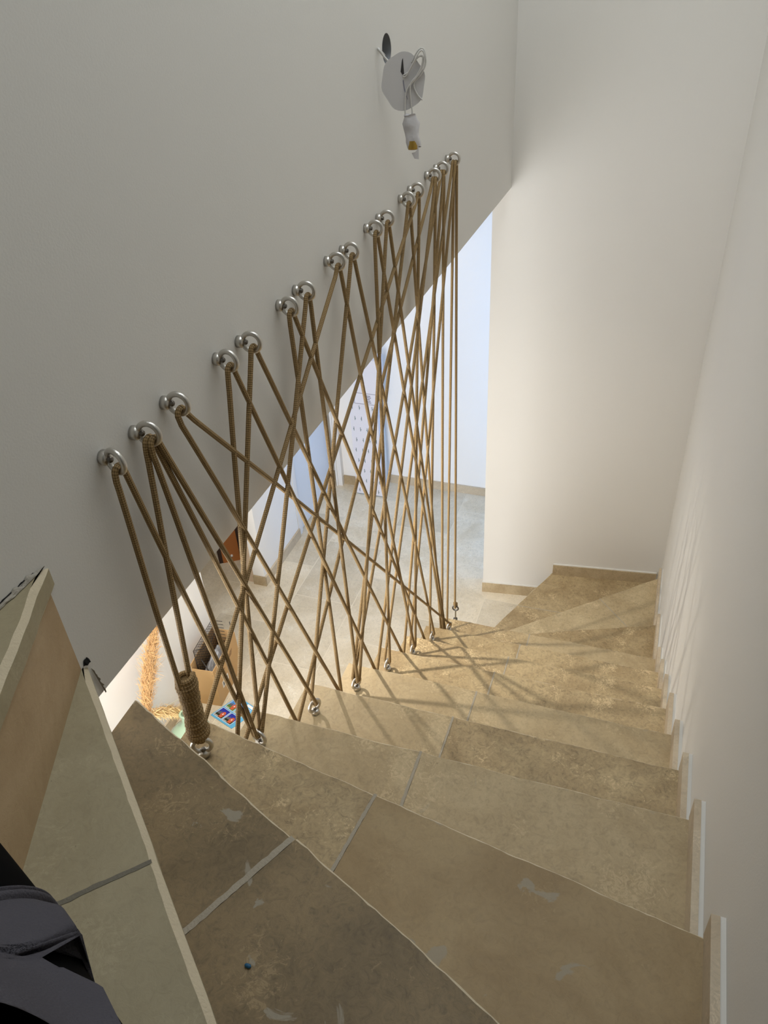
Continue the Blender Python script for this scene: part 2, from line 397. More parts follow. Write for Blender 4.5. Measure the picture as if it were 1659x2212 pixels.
# ------------------------------------------------------------------ staircase
stair = thing('staircase', 'beige limestone staircase with winding treads descending between white walls', 'staircase', (-0.45, 1.2, ZF))
def jit(p, s, a): return (noise.noise(Vector((p[0] * s, p[1] * s, 3.7))) + .6 * noise.noise(Vector((p[0] * s * 3.1, p[1] * s * 3.1, 9.2)))) * a
def slab(mb, rl, rr, fr, fl, zt, th, mat, bev=0.0034, rough=0.0032, sides=0.0):
    """stone slab: rear-left, rear-right, front-right, front-left in plan; the front edge is hand chipped"""
    N = max(12, int((Vector(fr) - Vector(fl)).length / .011))
    fl, fr, rl, rr = (Vector(q) for q in (fl, fr, rl, rr))
    e = (fr - fl).normalized(); nrm = Vector((-e.y, e.x))
    if nrm.dot(fl - rl) < 0: nrm = -nrm
    outer = []; inner = []
    for i in range(N + 1):
        p = fl.lerp(fr, i / N)
        o = p - nrm * (jit(p, 9, rough) + .25 * jit(p, 60, rough)); outer.append(o)
        inner.append(o - nrm * (bev * (.6 + .9 * abs(noise.noise(Vector((p.x * 55, p.y * 55, zt))))) if bev < .005 else bev * (.9 + .22 * noise.noise(Vector((p.x * 16, p.y * 16, zt))) + .12 * noise.noise(Vector((p.x * 90, p.y * 90, zt))))))
    top = [(q.x, q.y, zt) for q in inner]; mid = [(q.x, q.y, zt - bev * .8) for q in outer]; bot = [(q.x, q.y, zt - th) for q in outer]
    n = N + 1
    mb.add(top + [(rr.x, rr.y, zt), (rl.x, rl.y, zt)], [tuple(range(n)) + (n, n + 1)], mat)
    vs = top + mid + bot
    mb.add(vs, [(i, n + i, n + i + 1, i + 1) for i in range(N)], 'chip_highlight')
    mb.add(vs, [(n + i, 2 * n + i, 2 * n + i + 1, n + i + 1) for i in range(N)], mat)
    a, c = inner[0], inner[-1]
    mb.add([(rl.x, rl.y, zt), (rl.x, rl.y, zt - th), (outer[0].x, outer[0].y, zt - th), (a.x, a.y, zt)], [(0, 1, 2, 3)], mat)
    mb.add([(rr.x, rr.y, zt), (rr.x, rr.y, zt - th), (outer[-1].x, outer[-1].y, zt - th), (c.x, c.y, zt)], [(3, 2, 1, 0)], mat)
    mb.add([(rl.x, rl.y, zt - th), (rr.x, rr.y, zt - th), (outer[-1].x, outer[-1].y, zt - th), (outer[0].x, outer[0].y, zt - th)], [(0, 1, 2, 3)], mat)
def grout(mb, a, c, zt, wd=.006, mat='grout'):
    a, c = Vector(a), Vector(c); e = (c - a).normalized(); nn = Vector((-e.y, e.x)); N = 26; L_ = []; R_ = []
    for i in range(N + 1):
        p = a.lerp(c, i / N)
        L_.append(p + nn * (wd * (.55 + .5 * abs(noise.noise(Vector((p.x * 60, p.y * 60, zt)))))))
        R_.append(p - nn * (wd * (.55 + .5 * abs(noise.noise(Vector((p.x * 60, p.y * 60, zt + 5)))))))
    vs = [(q.x, q.y, zt + .0006) for q in L_ + R_]; n = N + 1
    vs += [(q.x, q.y, zt - .03) for q in L_ + R_]
    mb.add(vs, [(i, i + 1, n + i + 1, n + i) for i in range(N)], mat)
    mb.add([vs[N], vs[n + N], vs[3 * n + N], vs[2 * n + N]], [(0, 1, 2, 3)], mat)
def on_no(k, x):
    a, c = NO[k]; return a + (x - XS) / (0.012 - XS) * (c - a)
TH = .032; OV = .014
XE = 0.012
TL = {0: 'top winder tread, greenish beige stone beside the dark clothing', 1: 'brown stone winder tread with grey filler patches', 2: 'wedge shaped tread below the brown winder, rope coil at its inner end'}
mats = {1: (1, 1), 2: (2, 3), 3: (4, 4), 4: (4, 2), 5: (4, 4), 6: (2, 5), 7: (5, 5), 8: (2, 5), 9: (5, 4)}
def tread_base(k): return (-0.45, (NO[k][0] + NO[k][1]) / 2, -k * r)
for k in range(1, 10):
    zt = -k * r; b = MB(); ml, mr = mats[k]
    # joint line across the tread
    if k == 1: jf, jr = (-0.548, on_no(1, -.548)), (-0.640, .112)
    elif k == 2: jf, jr = (-0.516, on_no(2, -.516)), (-0.545, on_no(1, -.545) - OV)
    else: jf, jr = (-0.513, on_no(k, -.513)), (-0.513, on_no(k - 1, -.513) - OV)
    pl = (XS, NO[k - 1][0] - OV); prr = (XE, NO[k - 1][1] - OV)
    if k == 1: pl = (XS, NO[0][0] - .02); prr = (-.02, -.40)
    gw = .0036 if k > 3 else (.0045 if k > 1 else .0068)
    slab(b, pl, (jr[0] - gw * .7, jr[1]), (jf[0] - gw * .7, jf[1]), (XS, NO[k][0]), zt, TH, S[ml])
    slab(b, (jr[0] + gw * .7, jr[1]), prr, (XE, NO[k][1]), (jf[0] + gw * .7, jf[1]), zt, TH, S[mr])
    grout(b, jf, jr, zt, gw)
    o = b.build('tread', stair, base=tread_base(k))
    if k in TL: o['label'] = TL[k]
# upper winders
b = MB()
F0, E0 = (-.868, NO[0][0] - .022), (-.02, -.375)
jf = (-.612, on_no(0, -.612)); jr = (-.80, -.061)
slab(b, (-.868, .352), jr, jf, F0, 0, TH, S[0], .0085, .001)
slab(b, jr, (-.12, -1.28), E0, jf, 0, TH, S[0], .0085, .001)
b.prism([(-.868, .351), jr, (-.12, -1.28), (-.5, -1.6), (-.868, -1.6)], -TH, -.0002, S[0])
grout(b, (jf[0] - .004, jf[1] - .004), (jf[0] - .115, jf[1] - .119), 0, .0042, 'grout_dark')
o = b.build('tread', stair, base=(-.5, -.2, 0)); o['label'] = TL[0]
b = MB()
U0, U1 = (-.866, .358), (-.100, -1.30)
slab(b, (-.868, .355), (-.868, -1.65), U1, U0, r, TH, S[0], .0085, .002)
o = b.build('tread', stair, base=(-.8, 0, r)); o['label'] = 'uppermost stone tread at the left edge against the hanging wall'
# lower winders
b = MB(); slab(b, (XS, NO[9][0] - OV), (XE, NO[9][1] - OV), (XE, NO[10][1]), (XS, NO[10][0]), -10 * r, TH, S[2]); b.build('tread', stair, base=(-.3, 2.4, -10 * r))
b = MB(); slab(b, (XS, NO[10][0] - OV), (XE, NO[10][1] - OV), (XE, NO[11][1]), (XS, NO[11][0]), -11 * r, TH, S[7])
grout(b, (-.270, on_no(11, -.270)), (-.09, 2.735), -11 * r, .003); b.build('tread', stair, base=(-.2, 2.8, -11 * r))
b = MB()
slab(b, (XS + .05, 2.40), (XE, NO[11][1] - OV), (-.5595, 3.284), (XS, 2.488), -12 * r, TH, S[5])
b.prism([(-.5595, 3.284), (XE, NO[11][1] - OV), (XE, fwall(XE) - .002)], -12 * r - TH, -12 * r - .0001, S[5])
grout(b, (-.690, 2.965), (-.36, 2.975), -12 * r, .0028)
b.build('tread', stair, base=(-.5, 3.0, -12 * r))
# risers
def riser(a, c, zt, zb, mat, off=OV, th=.02, label=None):
    a, c = Vector(a), Vector(c); e = (c - a).normalized(); nn = Vector((-e.y, e.x))
    q = [a - nn * off, c - nn * off, c - nn * (off + th), a - nn * (off + th)]
    mb = MB(); mb.prism([(p.x, p.y) for p in q], zb, zt, mat); o = mb.build('riser', stair, base=((a.x + c.x) / 2, (a.y + c.y) / 2, zb))
    if label: o['label'] = label
for k in range(1, 12):
    riser((XS, NO[k][0]), (XE, NO[k][1]), -k * r - TH, -(k + 1) * r, S[(4, 5, 2)[k % 3]])
riser((XS, NO[0][0]), (-.02, -.37), -TH, -r, S[4])
riser((XS, 2.488), (-.5595, 3.284), -12 * r - TH, ZF, S[4])
riser((-.870, .366), (-.112, -1.275), r - TH, 0, S[6], .006, .02, 'smooth pinkish beige riser under the uppermost tread')
# concrete waist carrying the steps
b = MB()
for k in range(1, 10):
    yb, ye = (min(NO[k - 1]) if k > 1 else -.3), min(NO[k]) - .045
    b.prism([(XS + .012, NO[k - 1][0] - .05), (XE, NO[k - 1][1] - .05), (XE, NO[k][1] - .04), (XS + .012, NO[k][0] - .04)], -k * r - .26, -k * r - TH - .001, 'concrete')
b.prism([(-.866, .33), (-.04, -.42), (-.12, -1.3), (-.5, -1.65), (-.866, -1.65)], -.3, -TH - .001, 'concrete')
for k in (10, 11):
    b.prism([(XS + .012, NO[k - 1][0] - .05), (XE, NO[k - 1][1] - .05), (XE, NO[k][1] - .04), (XS + .012, NO[k][0] - .04)], ZF, -k * r - TH - .001, 'concrete')
b.prism([(XS + .04, 2.42), (XE, NO[11][1] - .05), (XE, 3.33), (-.57, 3.25)], ZF, -12 * r - TH - .001, 'concrete')
b.build('stair_waist', stair, base=(-.45, 1.2, -1.2))
# rough mortar where the upper treads meet the hanging wall
def joint(name, p0, p1, wid, hgt, mat, seed, nseg=60):
    """ragged strip of mortar lying in the corner between stone and plaster"""
    p0, p1 = Vector(p0), Vector(p1); vs_ = []; mb = MB()
    for i in range(nseg + 1):
        c = p0.lerp(p1, i / nseg); t = noise.noise(Vector((i * .37, seed, 1))); t2 = noise.noise(Vector((i * .51, seed, 5)))
        e = min(1, i / 3, (nseg - i) / 3)
        vs_ += [c + Vector((0, 0, 0)), c + Vector((wid * (.7 + .8 * t) * e, 0, .0008)), c + Vector((wid * .5 * e, 0, hgt * (.5 + .4 * t2) * e)), c + Vector((.0002, 0, hgt * (.9 + .9 * t2) * e))]
    mb.add(vs_, [(4 * i + k, 4 * i + (k + 1) % 4, 4 * i + 4 + (k + 1) % 4, 4 * i + 4 + k) for i in range(nseg) for k in range(4)], mat)
    return mb.build(name, stair, base=tuple(p0))
joint('mortar_joint', (XW + .0004, .353, r + .0004), (XW + .0004, .0, r + .0004), .005, .006, 'mortar', 2.0)
joint('crack', (XW + .0003, .335, r + .0045), (XW + .0003, .05, r + .0065), .0012, .0022, 'void', 4.0, 90)
joint('mortar_joint', (XW + .0004, .363, -.014), (XW + .0004, .371, -.074), .006, .004, 'mortar', 7.0, 24)
joint('gap', (XW + .0006, .352, .0006), (XW + .0006, .366, .0006), .006, .010, 'void', 9.0, 12)

# stone skirting, one stepped piece per tread along the right wall
for k in range(1, 12):
    ya = on_no(k - 1, 0) - OV if k > 1 else -.42; yb = on_no(k, 0) + .004
    zt = -k * r; b = MB(); H = .057 if k < 6 else .066
    b.add([(0, ya, zt), (.012, ya, zt), (.012, yb, zt), (0, yb, zt), (0, ya, zt + H), (.012, ya, zt + H), (.012, yb, zt + H), (0, yb, zt + H)],
          [(3, 2, 1, 0), (4, 5, 6, 7), (0, 1, 5, 4), (1, 2, 6, 5), (2, 3, 7, 6), (3, 0, 4, 7)], 'base_pale')
    b.box((.012, ya, zt), (XR, yb + .002, zt + H - .004), 'caulk')
    b.build('baseboard_right', None, 'structure')
def far_base(xa, xb, z, name='baseboard_end'):
    b = MB(); q = [(xa, fwall(xa)), (xb, fwall(xb)), (xb, fwall(xb) - .012), (xa, fwall(xa) - .012)]
    b.prism(q, z, z + .068, 'base'); b.prism([(x, y + (.006 if i < 2 else .004)) for i, (x, y) in enumerate(q)], z + .068, z + .073, 'caulk')
    b.build(name, None, 'structure')
far_base(-.946, -.60, ZF); far_base(-.553, .0, -12 * r)

# ------------------------------------------------------------------ eye bolts and rope
RY = [.499, .578, .659, .813, .895, 1.053, 1.130, 1.290, 1.372, 1.527, 1.610, 1.777, 1.857, 2.014, 2.099, 2.226]
RZ = [.250, .248, .253, .252, .249, .252, .254, .259, .255, .258, .258, .259, .262, .263, .262, .261]
RX = -.842
BY = [.493, .577, .660, .819, .903, 1.064, 1.148, 1.310, 1.395, 1.562, 1.646, 1.815, 1.899, 2.064, 2.148, 2.255]
BK = [2, 3, 3, 4, 4, 5, 5, 6, 6, 7, 7, 8, 8, 9, 9, 10]
BX = [-.834, -.838, -.836, -.838, -.837, -.838, -.836, -.838, -.839, -.84, -.841, -.845, -.847, -.847, -.848, -.850]
RR, RT = .0162, .0044      # ring radius and wire radius
def eye_parts():
    ring_ = MB(); ring_.torus((0, 0, 0), (0, 1, 0), RR, RT, 'steel', 36, 12)
    col = MB(); mt_ = Matrix.Rotation(-P2, 4, 'Y')
    # flared collar along -x: from the ring to the fixing face
    col.lathe([(0, RR - .0035), (.0075, RR - .003), (.0098, RR - .001), (.0108, RR + .002), (.0108, RR + .0098), (0, RR + .0098)], 'steel', 20, mt_)
    pin = MB(); pin.lathe([(0, RR - .0085), (.0035, RR - .0085), (.0045, RR - .007), (.0045, RR - .002)], 'steel_dark', 12, mt_)
    return ring_, col, pin
ORD = ['lowest leftmost', 'second from the left', 'third from the left', 'fourth from the left', 'fifth from the left', 'sixth from the left', 'seventh from the left', 'eighth from the left',
       'ninth from the left', 'tenth from the left', 'sixth from the right end', 'fifth from the right end', 'fourth from the right end', 'third from the right end', 'second from the right end', 'rightmost and highest in view']
proto = thing('eye_bolt', '', 'eye bolt', (RX, RY[0], RZ[0]), 'steel ring eyes along the hanging wall')
for nm, mb in zip(('ring', 'collar', 'threaded_pin'), eye_parts()):
    o = mb.build(nm)
    o.parent = proto
def dup(o, loc, rot, label, group):
    c = o.copy(); COL.objects.link(c); c.location = loc; c.rotation_euler = rot; c['label'] = label; c['group'] = group; c['_w'] = tuple(loc)
    for ch in o.children:
        d = ch.copy(); COL.objects.link(d); d.parent = c
    return c
tw = [-.25, .1, .05, -.1, .08, -.06, .05, .1, -.05, .04, .1, -.08, .05, .1, -.05, .0]
for i in range(16):
    lab = 'steel ring eye on the hanging wall, ' + ORD[i] + ' of sixteen'
    gname = 'steel ring eyes along the hanging wall'
    loc = (RX, RY[i], RZ[i]); rot = (0, 0, tw[i])
    if i == 0: proto.location = loc; proto.rotation_euler = rot; proto['label'] = lab; proto['_w'] = loc
    else: dup(proto, loc, rot, lab, gname)
# eyes standing on the treads: the same fitting turned upright, at the inner end of each tread
BH = RR + .0098            # ring centre above the tread
yaw = [.5, .2, -.25, .9, 1.15, 1.0, 1.25, 1.2, 1.45, 1.3, 1.5, 1.4, 1.45, 1.4, 1.3, 1.2]
FRONT = {0: 'steel eye on the wedge shaped tread under the wrapped rope coil', 2: 'steel eye on the tread next below the wrapped rope coil', 4: 'steel eye on the tread with small dark pits, third up from the rope coil',
         6: 'steel eye holding looped ropes, next down from the pitted tread', 8: 'small steel eye casting a long shadow, fourth from the bottom of the flight', 10: 'small steel eye third from the bottom tread eye',
         12: 'small steel eye second from the bottom tread eye', 14: 'smallest steel eye on the lowest straight tread, end of the long slanting rope'}
for i in range(15):
    lab = FRONT.get(i) or 'steel eye hidden behind the %s nosing below the rope coil' % ['', 'first', '', 'second', '', 'third', '', 'fourth', '', 'fifth', '', 'sixth', '', 'seventh'][i]
    c = dup(proto, (BX[i], BY[i], -BK[i] * r + BH), (0, -P2, 0), lab, 'steel eyes screwed into the treads')
    c.rotation_mode = 'XYZ'
    q = Matrix.Rotation(yaw[i], 4, 'Z') @ Matrix.Rotation(-P2, 4, 'Y')
    c.rotation_euler = q.to_euler()
# turnbuckle at the lower end of the rope
TB = (-.850, 2.262, -10 * r)
tb = thing('turnbuckle', 'steel rope tensioner standing on the first lower winder, below the last vertical rope', 'turnbuckle', TB)
b = MB(); b.lathe([(0, 0), (.011, 0), (.011, .006), (.0072, .008), (.0072, .135), (.009, .137), (.009, .147), (0, .147)], 'steel_dark', 16, Matrix.Translation(TB)); b.build('body', tb)
b = MB(); b.lathe([(.0035, .14), (.0035, .196)], 'steel', 10, Matrix.Translation(TB)); b.build('threaded_rod', tb)
tbc = Vector(TB) + Vector((0, 0, .208))
b = MB(); b.torus(tbc, (0, 1, 0), .0125, .0034, 'steel_dark', 24, 8); b.build('ring', tb)

rope = thing('rope', 'long tan braided rope zigzagging between wall rings and stair eyes as a balustrade', 'rope', (-.84, 1.35, -2.0))
RAD = .0046
LINKS = [(0, 0), (0, 2), (1, 0), (1, 2), (1, 3), (1, 4), (2, 5), (2, 14), (3, 2), (3, 7), (4, 1), (4, 9), (5, 5), (5, 11), (6, 2), (6, 6), (7, 0), (7, 10),
         (8, 4), (8, 12), (9, 8), (9, 13), (10, 6), (10, 13), (11, 6), (11, 13), (12, 1), (12, 10), (13, 3), (13, 7), (13, 12), (14, 6), (14, 9), (14, 13), (15, 8), (15, 10), (15, 14), (15, 15)]
byR = {}; byB = {}
for a, c in LINKS: byR.setdefault(a, []).append(c); byB.setdefault(c, []).append(a)
def slot_of(lst, x):
    lst = sorted(lst); i = lst.index(x); n_ = len(lst)
    side = -1 if i < n_ / 2 else 1
    same = [q for j, q in enumerate(lst) if (-1 if j < n_ / 2 else 1) == side]
    return side, (same.index(x) - (len(same) - 1) / 2)
D = RT + RAD + .0002
b0dir = None
for a, c in LINKS:
    sa, oa = slot_of(byR[a], c); sb, ob = slot_of(byB[c], a)
    xr = RX + .001 + oa * .0086
    zt = RZ[a] - math.sqrt(max(1e-6, RR ** 2 - (oa * .0086) ** 2)) + .0
    top = Vector((xr, RY[a], zt))
    pts = []
    for t in (0, 30, 60, 90):
        pts.append(top + Vector((0, sa * D * math.sin(math.radians(t)), D * math.cos(math.radians(t)))))
    if c == 15:
        bc = tbc + Vector((0, 0, .0125)); dirb = Vector((0, 1, 0)); ox = Vector((ob * .0086, 0, 0)); d2 = .0034 + RAD
    else:
        ya_ = yaw[c]; dirb = Vector((-math.sin(ya_), math.cos(ya_), 0)); along = Vector((math.cos(ya_), math.sin(ya_), 0))
        hx = ob * .0078
        bc = Vector((BX[c], BY[c], -BK[c] * r + BH)) + along * hx + Vector((0, 0, math.sqrt(RR ** 2 - min(hx, .013) ** 2))); ox = Vector((0, 0, 0)); d2 = D
    bc = bc + ox
    if dirb.y < 0: dirb = -dirb
    if c == 0 and a < 2: d2 *= .3
    end = [bc + dirb * (sb * d2 * math.sin(math.radians(t))) - Vector((0, 0, d2 * math.cos(math.radians(t)))) for t in (90, 60, 30, 0)]
    P0, P1 = pts[-1], end[0]
    # the strand leaves the ring hanging and gathers towards the tread eye
    ctrl = [P0 + (P1 - P0) * .012 + Vector((0, sa * .0012, -.004)), P0 + (P1 - P0) * .04 + Vector((0, sa * .0008, -.003))]
    midw = Vector((random.uniform(-.002, .002), random.uniform(-.003, .003), 0))
    path = pts + ctrl + [P0.lerp(P1, t) + midw * math.sin(math.pi * t) for t in (.15, .3, .45, .6, .75, .88)] + [P0.lerp(P1, .985)] + end
    mb = MB(); mb.tube(path, RAD, 'rope', 10, v0=random.random()); mb.build('strand', rope, base=tuple(P1))
# whipping wound around the strands above the first tread eye
bc0 = Vector((BX[0], BY[0], -BK[0] * r + BH + RR)); ax = (Vector((RX, .53, .24)) - bc0).normalized()
u_ = ax.orthogonal().normalized(); v_ = ax.cross(u_)
hel = []; turns = 19; L0, L1 = .010, .150
for i in range(turns * 14 + 1):
    t = i / (turns * 14); a = 2 * math.pi * turns * t
    rr = .0132 + .0012 * math.sin(9 * t) + .0008 * math.sin(31 * t) + (.003 * math.exp(-((t - .1) / .06) ** 2))
    hel.append(bc0 + ax * (L0 + (L1 - L0) * t + .0012 * math.sin(a * 1.0 + 1)) + (u_ * math.cos(a) + v_ * math.sin(a)) * rr)
b = MB(); b.tube(hel, .0048, 'rope', 10); b.tube([bc0 + ax * L0, bc0 + ax * (L1 - .006)], .0118, 'rope', 14)
o = b.build('whipping', rope, base=tuple(bc0)); o['label'] = 'thick wound coil gathering the first strands'
# clamp knot at the tensioner
b = MB(); kn = [tbc + Vector((.007 * math.cos(a), .007 * math.sin(a), .016 + .0016 * a)) for a in [i * .5 for i in range(26)]]
b.tube(kn, .0034, 'rope', 8); b.build('end_knot', rope, base=tuple(tbc))

# ------------------------------------------------------------------ unfinished wall light
wb = thing('wall_box', 'round grey recessed electrical box in the hanging wall, above the dangling light fitting', 'electrical box', (XW, HOLE[0], HOLE[1]))
b = MB(); mt_ = Matrix.Translation((XW - .0005, HOLE[0], HOLE[1])) @ Matrix.Rotation(-P2, 4, 'Y')
b.lathe([(.0308, 0), (.0302, .001), (.0302, .040), (0, .040)], 'box_grey', 36, mt_); b.build('box', wb)
b = MB(); b.lathe([(0, .0396), (.009, .0394), (.0095, .037), (.0075, .036)], 'void', 18, Matrix.Translation((0, -.004, -.014)) @ mt_); b.build('cable_hole', wb)
PC = Vector((-.810, 1.673, .539)); pr_ = Vector((.954, .30, 0)).normalized(); pu = Vector((-.02, .06, 1)).normalized(); pn = pr_.cross(pu).normalized()
if pn.dot(CAM - PC) < 0: pn = -pn
lf = thing('light_fitting', 'loose white light fitting with taped bulb holder dangling from wall wires', 'light fitting', tuple(PC))
W = lambda x, y, z=0: PC + pr_ * (x / 1000) + pu * (y / 1000) + pn * (z / 1000)
b = MB()
out_ = []
for i in range(44):
    a = 2 * math.pi * i / 44; rx, ry = 48.5, 58
    if math.sin(a) > 0: rx *= 1 - .10 * math.sin(a) ** 2
    out_.append((rx * math.cos(a) + (1.5 * math.sin(7 * a)), ry * math.sin(a) + 1.2 * math.cos(5 * a)))
vs_ = [W(x, y, 1.5) for x, y in out_] + [W(x, y, -1.5) for x, y in out_]
b.add(vs_, [tuple(range(44)), tuple(range(87, 43, -1))] + [(i, 44 + i, 44 + (i + 1) % 44, (i + 1) % 44) for i in range(44)], 'paper')
b.build('backing_disc', lf)
b = MB()
b.add([W(x, y, 1.9) for x, y in ((-1, 42), (1.2, 46), (2.2, 26), (3, 10), (1.5, 9), (-5, 20))], [tuple(range(6))], 'ink')
b.add([W(x, y, 1.9) for x, y in ((-1, 2), (1, 4), (3, -14), (9, -36), (8, -36), (1, -15))], [tuple(range(6))], 'grey_print')
b.build('slit', lf)
def cab(pts, rad=1.7):
    mb = MB(); P = [W(*p) for p in pts]; Q = []
    for i in range(len(P) - 1):
        p0, p1, p2, p3 = P[max(i - 1, 0)], P[i], P[i + 1], P[min(i + 2, len(P) - 1)]
        for k in range(7):
            t = k / 7; Q.append(.5 * ((2 * p1) + (p2 - p0) * t + (2 * p0 - 5 * p1 + 4 * p2 - p3) * t * t + (3 * p1 - p0 - 3 * p2 + p3) * t ** 3))
    Q.append(P[-1]); mb.tube(Q, rad / 1000, 'cable', 8); mb.build('cable', lf)
hb = Vector((XW - .010, HOLE[0] + .012, HOLE[1] - .014)) - PC
cab([(hb.dot(pr_) * 1000, hb.dot(pu) * 1000, hb.dot(pn) * 1000), (-52, 66, -6), (-40, 50, -4), (-20, 30, -3)], 2.4)
cab([(0, 10, 2), (8, 12, 6), (24, 36, 12), (40, 58, 14), (48, 52, 14), (47, 34, 12), (36, 14, 10), (20, -2, 8), (6, -20, 6), (2, -60, 5), (3, -70, 4)])
cab([(0, 12, 2), (14, 20, 7), (32, 44, 12), (44, 48, 12), (42, 30, 11), (30, 10, 9), (16, -6, 8), (16, -40, 6), (18, -62, 5), (14, -72, 4)])
cab([(20, 36, 4), (34, 58, 9), (46, 62, 10), (51, 46, 10), (50, 30, 9), (40, 12, 8), (26, 0, 6), (24, -12, 5), (32, -28, 5), (42, -38, 6)], 1.6)
cab([(22, 40, 4), (36, 47, 7), (46, 44, 8), (40, 24, 8), (28, 4, 7), (12, -8, 5)], 1.4)
b = MB()
prof = [(-66, 15, 14), (-72, 16, 15), (-86, 24, 22), (-98, 20, 16), (-110, 19, 20), (-122, 20, 21), (-134, 19, 16)]
n_ = 20; vs_ = []
for j, (y, ax_, ay_) in enumerate(prof):
    cx_ = 12 + (y + 66) * -.12 if y > -100 else 16 + (y + 100) * -.1
    for k in range(n_):
        a = 2 * math.pi * k / n_; wob = 1 + .10 * math.sin(3 * a + j * 1.3) + .06 * math.sin(5 * a - j)
        vs_.append(W(cx_ + ax_ * .82 * math.cos(a) * wob, y + 2.0 * math.sin(2 * a + j), 4 + ay_ * .6 * math.sin(a) * wob))
b.add(vs_, [(j * n_ + k, j * n_ + (k + 1) % n_, (j + 1) * n_ + (k + 1) % n_, (j + 1) * n_ + k) for j in range(len(prof) - 1) for k in range(n_)] + [tuple(range(n_))], 'tape', True)
hold = b.build('taped_holder', lf)
b = MB(); mt2 = Matrix.Translation(W(17, -140, 4)) @ Matrix((pr_, pn, pu)).transposed().to_4x4()
b.lathe([(0, .002), (.011, .001), (.0125, .006), (.013, .020)], 'brass', 20, mt2); b.build('brass_contact', hold)
b = MB(); fp = [(14, -146), (20, -158), (30, -160), (31, -120), (27, -106), (24, -118), (28, -138), (22, -144)]
b.add([W(x, y, 12 - abs(x - 22) * .3) for x, y in fp] + [W(x, y, 10.8 - abs(x - 22) * .3) for x, y in fp], [tuple(range(8)), tuple(range(15, 7, -1))] + [(i, 8 + i, 8 + (i + 1) % 8, (i + 1) % 8) for i in range(8)], 'tape'); b.build('tape_flap', hold)

# ------------------------------------------------------------------ lower room: lamps
for i, (p, e) in enumerate(LAMPS):
    lab = ('round ceiling downlight of the lower room beside the stair opening', 'round ceiling downlight in the hall by the back wall')[i]
    d = thing('downlight', lab, 'ceiling light', (p[0], p[1], ZC), 'downlights of the lower room')
    b = MB(); b.lathe([(.034, 0), (.045, 0), (.045, -.006), (.036, -.008), (.034, -.002)], 'frame_white', 28, Matrix.Translation((p[0], p[1], ZC))); b.build('trim_ring', d)
    l_ = light('downlight_lamp', 'SPOT', p, e, (1.0, 0.91, 0.79), .015); l_.data.spot_size = math.radians(164); l_.data.spot_blend = 1.0

# ------------------------------------------------------------------ lower room: things on the floor
# cardboard box
bx = thing('cardboard_box', 'open brown cardboard box with a barcode label on the floor by the white wall', 'box', (-2.10, 2.13, ZF))
BM = Matrix.Translation((-2.095, 2.135, ZF)) @ Matrix.Rotation(math.radians(6), 4, 'Z')
BXx, BYy, BHh, t_ = .058, .142, .255, .004
def bbox(mb, lo, hi, mat): mb.box(lo, hi, mat, BM)
b = MB(); bbox(b, (-BXx, -BYy, 0), (BXx, BYy, .004), 'card'); bbox(b, (-BXx, -BYy, .004), (-BXx + t_, BYy, BHh + .03), 'card'); bbox(b, (BXx - t_, -BYy, .004), (BXx, BYy, BHh), 'card')
bbox(b, (-BXx + t_, -BYy, .004), (BXx - t_, -BYy + t_, BHh), 'card'); bbox(b, (-BXx + t_, BYy - t_, .004), (BXx - t_, BYy, BHh + .01), 'card'); b.build('carton', bx)
b = MB(); bbox(b, (BXx, -.085, .075), (BXx + .0012, -.015, .115), 'label'); bl = b.build('label', bx); b = MB()
yy = -.078
while yy < -.024:
    w1 = random.choice((.001, .0018, .0026)); bbox(b, (BXx + .001, yy, .084), (BXx + .0018, yy + w1, .108), 'ink'); yy += w1 + random.choice((.0014, .0022))
b.build('barcode', bl)
b = MB()
for j in range(5): bbox(b, (BXx, .0 + .012 * j, .175 + .006 * j), (BXx + .0008, .062 + .004 * j, .178 + .006 * j), 'print')
bbox(b, (BXx, -.045, .165), (BXx + .0008, -.03, .170), 'print'); b.build('printed_lines', bx)
# black wire basket standing in the box
wk = thing('wire_basket', 'black wire mesh basket sticking out of the cardboard box', 'basket', (-2.13, 2.14, ZF + .006))
b = MB()
def bp(x, y, z): return BM @ Vector((x, y, z))
for zz in [.11 + .0175 * i for i in range(14)]:
    for yy in [-.105 + .0185 * j for j in range(13)]:
        for (dy, dz) in ((.0185, .0175), (.0185, -.0175)):
            if yy + dy <= .12 and .10 <= zz + dz <= .345: b.tube([bp(-.045, yy, zz), bp(-.045, yy + dy, zz + dz)], .0011, 'wire', 5)
b.build('mesh_side', wk)
b = MB()
for i in range(8): b.tube([bp(-.045, .117 + .001 * i, .345 - .024 * i), bp(.012, .125, .34 - .024 * i)], .0014, 'wire', 6)
b.build('end_bars', wk)
b = MB(); b.tube([bp(-.045, -.105, .05), bp(-.045, -.105, .345), bp(-.045, .12, .345), bp(-.045, .12, .05)], .002, 'wire', 6)
b.tube([bp(.05, .13, .34), bp(.052, .128, .27), bp(.05, .10, .20)], .002, 'wire', 6)
b.tube([bp(-.01, -.11, .30), bp(.03, -.13, .24), bp(.052, -.141, .225)], .0026, 'wire', 6)
b.tube([bp(-.045, -.105, .345), bp(-.015, -.07, .33), bp(-.01, .0, .30), bp(-.02, .1, .30)], .0018, 'wire', 6)
b.tube([bp(-.045, -.105, .07), bp(-.045, .12, .07)], .002, 'wire', 6)
b.tube([bp(-.045, -.105, .07), bp(-.045, -.105, .008)], .002, 'wire', 6); b.tube([bp(-.045, .12, .07), bp(-.045, .12, .008)], .002, 'wire', 6)
b.build('rim', wk)
